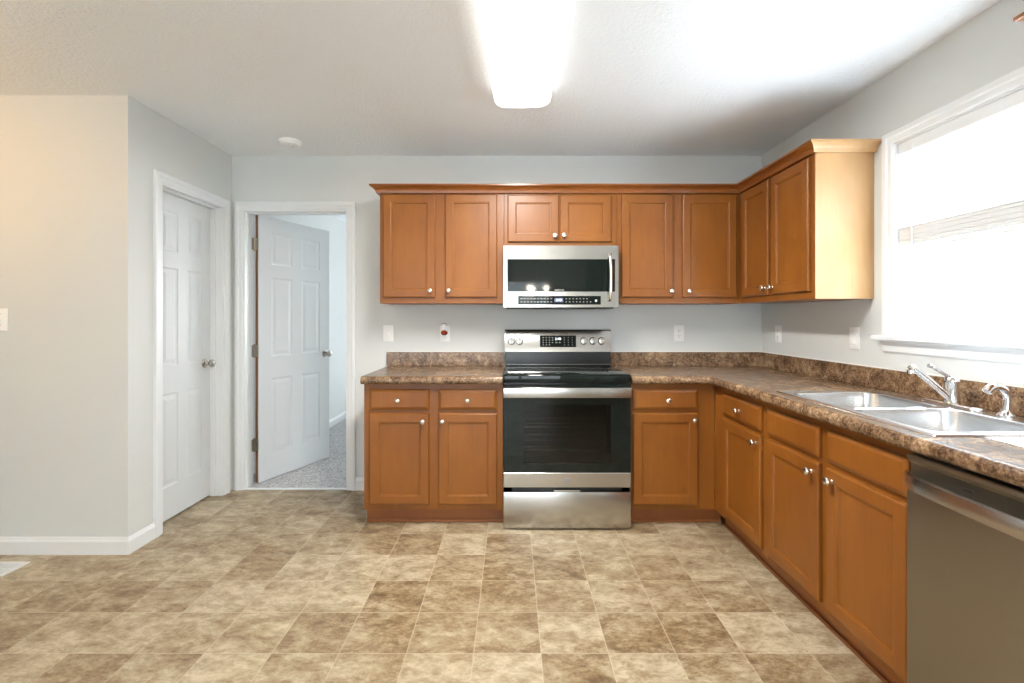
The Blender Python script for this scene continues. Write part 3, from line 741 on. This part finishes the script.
text_obj('digits', '2:48', .020, M['digits'], lc, (.360, -.0386, .053), ext=.0002)
text_obj('brand_lettering', 'SAMSUNG', .0135, M['grey_mark'], fr, (.364, -.0345, .118), ext=.0005)
bm = NB(); hx = MWw-.058
pts = smooth_path([(hx, -.048, .050), (hx-.0005, -.066, .075), (hx-.001, -.076, .13), (hx, -.079, .20), (hx-.001, -.076, .27), (hx-.0005, -.066, .325), (hx, -.048, .350)], 5)
tube(bm, pts, .0105, 12)
for z in (.062, .338): tube(bm, [(hx, -.034, z), (hx, -.058, z)], .008, 10)
obj('handle', bm, M['nickel'], fr, 50, label='curved vertical steel handle')

# ---------------------------------------------------------------- dishwasher (faces -X)
dw = thing('dishwasher', 'stainless dishwasher under the worktop beside the sink cabinet', 'dishwasher', (XFB, 1.449, 0), -PI/2)
W_ = .608
bm = NB(); box(bm, .004, W_-.004, .001, .58, .10, .855); obj('tub', bm, M['black_matte'], dw)
bm = NB(); box(bm, .004, W_-.004, .045, .06, 0, .10); obj('toe_panel', bm, M['black_matte'], dw)
bm = NB(); 
prof = [(.0, .112), (-.030, .112), (-.034, .118), (-.034, .735), (-.033, .755), (-.025, .775), (-.022, .800), (-.024, .822), (-.034, .834), (-.034, .844), (-.030, .849), (0, .849)]
loft(bm, [[(x, y, z) for y, z in prof] for x in (.003, W_-.003)]); dp = obj('door', bm, M['steel_dw'], dw, 30, label='brushed stainless door')
bm = NB(); 
P_ = []
for k in range(15):
    u = k/14; x = .006+u*(W_-.012); y = -.036-.038*math.sin(PI*u)**.28
    P_.append((x, y))
rings = []
for (x, y) in P_: rings.append([(x, y, .752), (x, y-.008, .756), (x, y-.011, .776), (x, y-.008, .796), (x, y, .800), (x, y+.004, .776)])
loft(bm, rings); obj('handle', bm, M['steel'], dp, 50, label='bowed stainless handle')
bm = NB(); box(bm, .172, .200, -.0245, -.0220, .797, .802); obj('name_mark', bm, M['black_matte'], dp)

# ---------------------------------------------------------------- wall plates
OG = 'white wall plates'
def plate(label, loc, rz, kind, name):
    cat = 'outlet' if kind == 'outlet' else 'switch'
    r = thing(name, label, cat, loc, rz, OG)      # local: faces -Y, centred
    w = .115 if kind == 'double' else .074
    bm = NB(); box(bm, -w/2, w/2, -.006, -.0003, -.0585, .0585, .0022, 2); pl = obj('cover_plate', bm, M['plastic'], r, 40)
    if kind == 'outlet':
        for s in (-1, 1):
            bm = NB(); loft(bm, [rrect(0, 0, .033, .029, .012, 0), rrect(0, 0, .033, .029, .012, .002)])
            bmesh.ops.transform(bm, matrix=Matrix.Translation((0, -.0058, s*.020)) @ Matrix.Rotation(PI/2, 4, 'X'), verts=bm.verts); rc = obj('receptacle', bm, M['plastic'], r)
            bm = NB(); box(bm, -.0075, -.0055, -.0085, -.0078, s*.020-.001, s*.020+.008); box(bm, .0055, .0075, -.0085, -.0078, s*.020, s*.020+.007); box(bm, -.002, .002, -.0085, -.0078, s*.020-.010, s*.020-.006)
            obj('slots', bm, M['slot'], rc)
    elif kind == 'toggle':
        bm = NB(); box(bm, -.0055, .0055, -.016, -.005, -.011, .006, .0015); obj('toggle', bm, M['plastic'], r)
        for z in (-.03, .03):
            bm = NB(); lathe(bm, [(.0005, 0), (.003, 0), (.0028, .001), (.0005, .0014)], 10, Matrix.Translation((0, -.0058, z)) @ Matrix.Rotation(PI/2, 4, 'X')); obj('screw', bm, M['nickel'], r)
    elif kind == 'rocker':
        bm = NB(); box(bm, -.0165, .0165, -.009, -.005, -.033, .033, .002); obj('rocker', bm, M['plastic'], r)
    elif kind == 'double':
        for s in (-1, 1):
            bm = NB(); box(bm, s*.023-.0165, s*.023+.0165, -.009, -.005, -.033, .033, .002); obj('rocker', bm, M['plastic'], r)
    return r
plate('white switch plate on the back wall above the left worktop, nearest the open door', (-.902, YB, 1.143), 0, 'toggle', 'wall_switch')
plate('white outlet holding the plug-in air freshener left of the stove', (-.490, YB, 1.141), 0, 'outlet', 'wall_outlet')
plate('white outlet on the back wall right of the stove', (1.219, YB, 1.143), 0, 'outlet', 'wall_outlet')
plate('white outlet on the window wall near the room corner', (XR, 3.277, 1.145), -PI/2, 'outlet', 'wall_outlet')
plate('white rocker switch plate on the window wall just left of the window', (XR, 2.548, 1.148), -PI/2, 'rocker', 'wall_switch')
plate('white switch plate on the warm-lit wall at the far left', (-2.718, YP, 1.247), 0, 'toggle', 'wall_switch')
# plug-in air freshener on the upper receptacle
af = thing('air_freshener', 'plug-in air freshener with red oil bottle in the outlet left of the stove', 'air freshener', (-.490, YB-.0082, 1.176))
bm = NB(); loft(bm, [rrect(0, .0, .036, .044, .012, 0), rrect(0, 0, .040, .048, .014, .010), rrect(0, 0, .036, .044, .013, .030), rrect(0, 0, .022, .03, .010, .036)])
bmesh.ops.transform(bm, matrix=Matrix.Translation((0, -.0003, .012)) @ Matrix.Rotation(PI/2, 4, 'X'), verts=bm.verts); obj('warmer', bm, M['plastic'], af, 40)
bm = NB(); lathe(bm, [(.006, -.010), (.018, -.015), (.026, -.024), (.024, -.035), (.014, -.044), (.002, -.046)], 18, Matrix.Translation((0, -.024, 0))); obj('oil_bottle', bm, M['red'], af, 50, label='amber-red oil bottle')
bm = NB(); lathe(bm, [(.004, .034), (.015, .034), (.014, .042), (.004, .043)], 18, Matrix.Translation((0, -.020, 0))); obj('cap', bm, mat('pinkish_cap', (.55, .36, .33), .4), af, 50)

# ---------------------------------------------------------------- ceiling fixtures
lf = thing('ceiling_light', 'long lit fluorescent wraparound light on the ceiling', 'ceiling light', (.022, 1.90, H), math.radians(-3.2))
LL = .615
bm = NB(); box(bm, -.11, .11, -LL+.01, LL-.01, -.035, -.0005); obj('housing', bm, M['white'], lf)
prof = [(-.146, -.006), (-.148, -.040), (-.143, -.066), (-.128, -.084), (-.105, -.092), (0, -.096), (.105, -.092), (.128, -.084), (.143, -.066), (.148, -.040), (.146, -.006)]
rings = []
for y, s in ((-LL, .86), (-LL+.012, .94), (-LL+.035, 1), (LL-.035, 1), (LL-.012, .94), (LL, .86)):
    rings.append([(x*s, y, -.004+(z+.004)*(s if s < 1 else 1)) for x, z in prof])
bm = NB(); loft(bm, rings); obj('lens', bm, M['lens'], lf, 50, label='glowing acrylic lens')
tl = area('fluorescent_tubes', (0, 0, -.0975), (0, 0, 0), .20, 1.15, 34, (1.0, .98, .94)); tl.parent = lf
sm_ = thing('smoke_detector', 'round white smoke detector on the ceiling above the doors', 'smoke detector', (-1.485, 3.215, H))
bm = NB(); lathe(bm, [(.070, -.0005), (.072, -.006), (.070, -.012), (.063, -.014), (.062, -.018), (.064, -.020), (.060, -.030), (.045, -.036), (.004, -.038)], 36); obj('cover', bm, M['plastic'], sm_, 40)
bm = NB(); lathe(bm, [(.0005, -.037), (.010, -.037), (.009, -.0395), (.0005, -.040)], 16, Matrix.Translation((.018, 0, 0))); obj('test_button', bm, M['grey_mark'], sm_)

# floor register
fv = thing('floor_vent', 'white metal floor register below the far-left switch', 'vent', (-2.612, 2.392, 0))
bm = NB(); w2, l2 = .140, .070
for a, b_, c_, d_ in ((-w2, w2, -l2, -l2+.018), (-w2, w2, l2-.018, l2), (-w2, -w2+.018, -l2+.018, l2-.018), (w2-.018, w2, -l2+.018, l2-.018)): box(bm, a, b_, c_, d_, .0003, .006)
obj('frame', bm, M['white'], fv)
bm = NB(); k = 0; x = -w2+.022
while x < w2-.018: box(bm, x, x+.0035, -l2+.018, l2-.018, .001, .005); x += .0095
box(bm, -w2+.018, w2-.018, -.003, .003, .001, .0055); obj('louvres', bm, M['white'], fv)
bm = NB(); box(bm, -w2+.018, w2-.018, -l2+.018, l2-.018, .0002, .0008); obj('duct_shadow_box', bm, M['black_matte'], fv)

# ---------------------------------------------------------------- lamps out of frame: chandelier behind the viewer, pendant to the left
def chandelier(name, label, loc, power, n, R, drop, col, glass):
    r = thing(name, label, 'lamp', loc)
    bm = NB(); lathe(bm, [(.06, -.0005), (.06, -.012), (.02, -.03), (.006, -.035)], 24); obj('canopy', bm, M['nickel'], r, 40)
    bm = NB(); tube(bm, [(0, 0, -.03), (0, 0, -drop)], .005, 8); obj('stem', bm, M['nickel'], r)
    bm = NB(); lathe(bm, [(.005, -drop+.05), (.022, -drop+.03), (.03, -drop), (.02, -drop-.04), (.004, -drop-.06)], 20); obj('hub', bm, M['nickel'], r, 40)
    for k in range(n):
        a = 2*PI*k/n+.2; dx, dy = math.cos(a), math.sin(a)
        bm = NB(); tube(bm, smooth_path([(0, 0, -drop), (dx*R*.5, dy*R*.5, -drop-.06), (dx*R, dy*R, -drop-.02), (dx*R, dy*R, -drop+.02)]), .005, 8); obj('arm', bm, M['nickel'], r, 50)
        bm = NB(); lathe(bm, [(.022, .02), (.035, .04), (.048, .075), (.060, .11), (.066, .115)], 20, Matrix.Translation((dx*R, dy*R, -drop)), cap=False); obj('shade', bm, glass, r, 50)
        l = bpy.data.lights.new('bulb', 'POINT'); l.energy = power/n; l.color = col; l.shadow_soft_size = .04
        lo = bpy.data.objects.new('bulb', l); C.objects.link(lo); lo.parent = r; lo.location = (dx*R, dy*R, -drop+.16)
    return r
chandelier('chandelier', 'small nickel chandelier with three glowing bell shades behind the viewer', (.40, -1.75, H), 9, 3, .17, .85, (1.0, .88, .70), M['shade_white'])
chandelier('pendant_lamp', 'warm three-arm dining lamp to the left, outside the frame', (-3.15, 1.35, H), 13, 3, .13, .46, (1.0, .52, .12), M['shade_glass'])
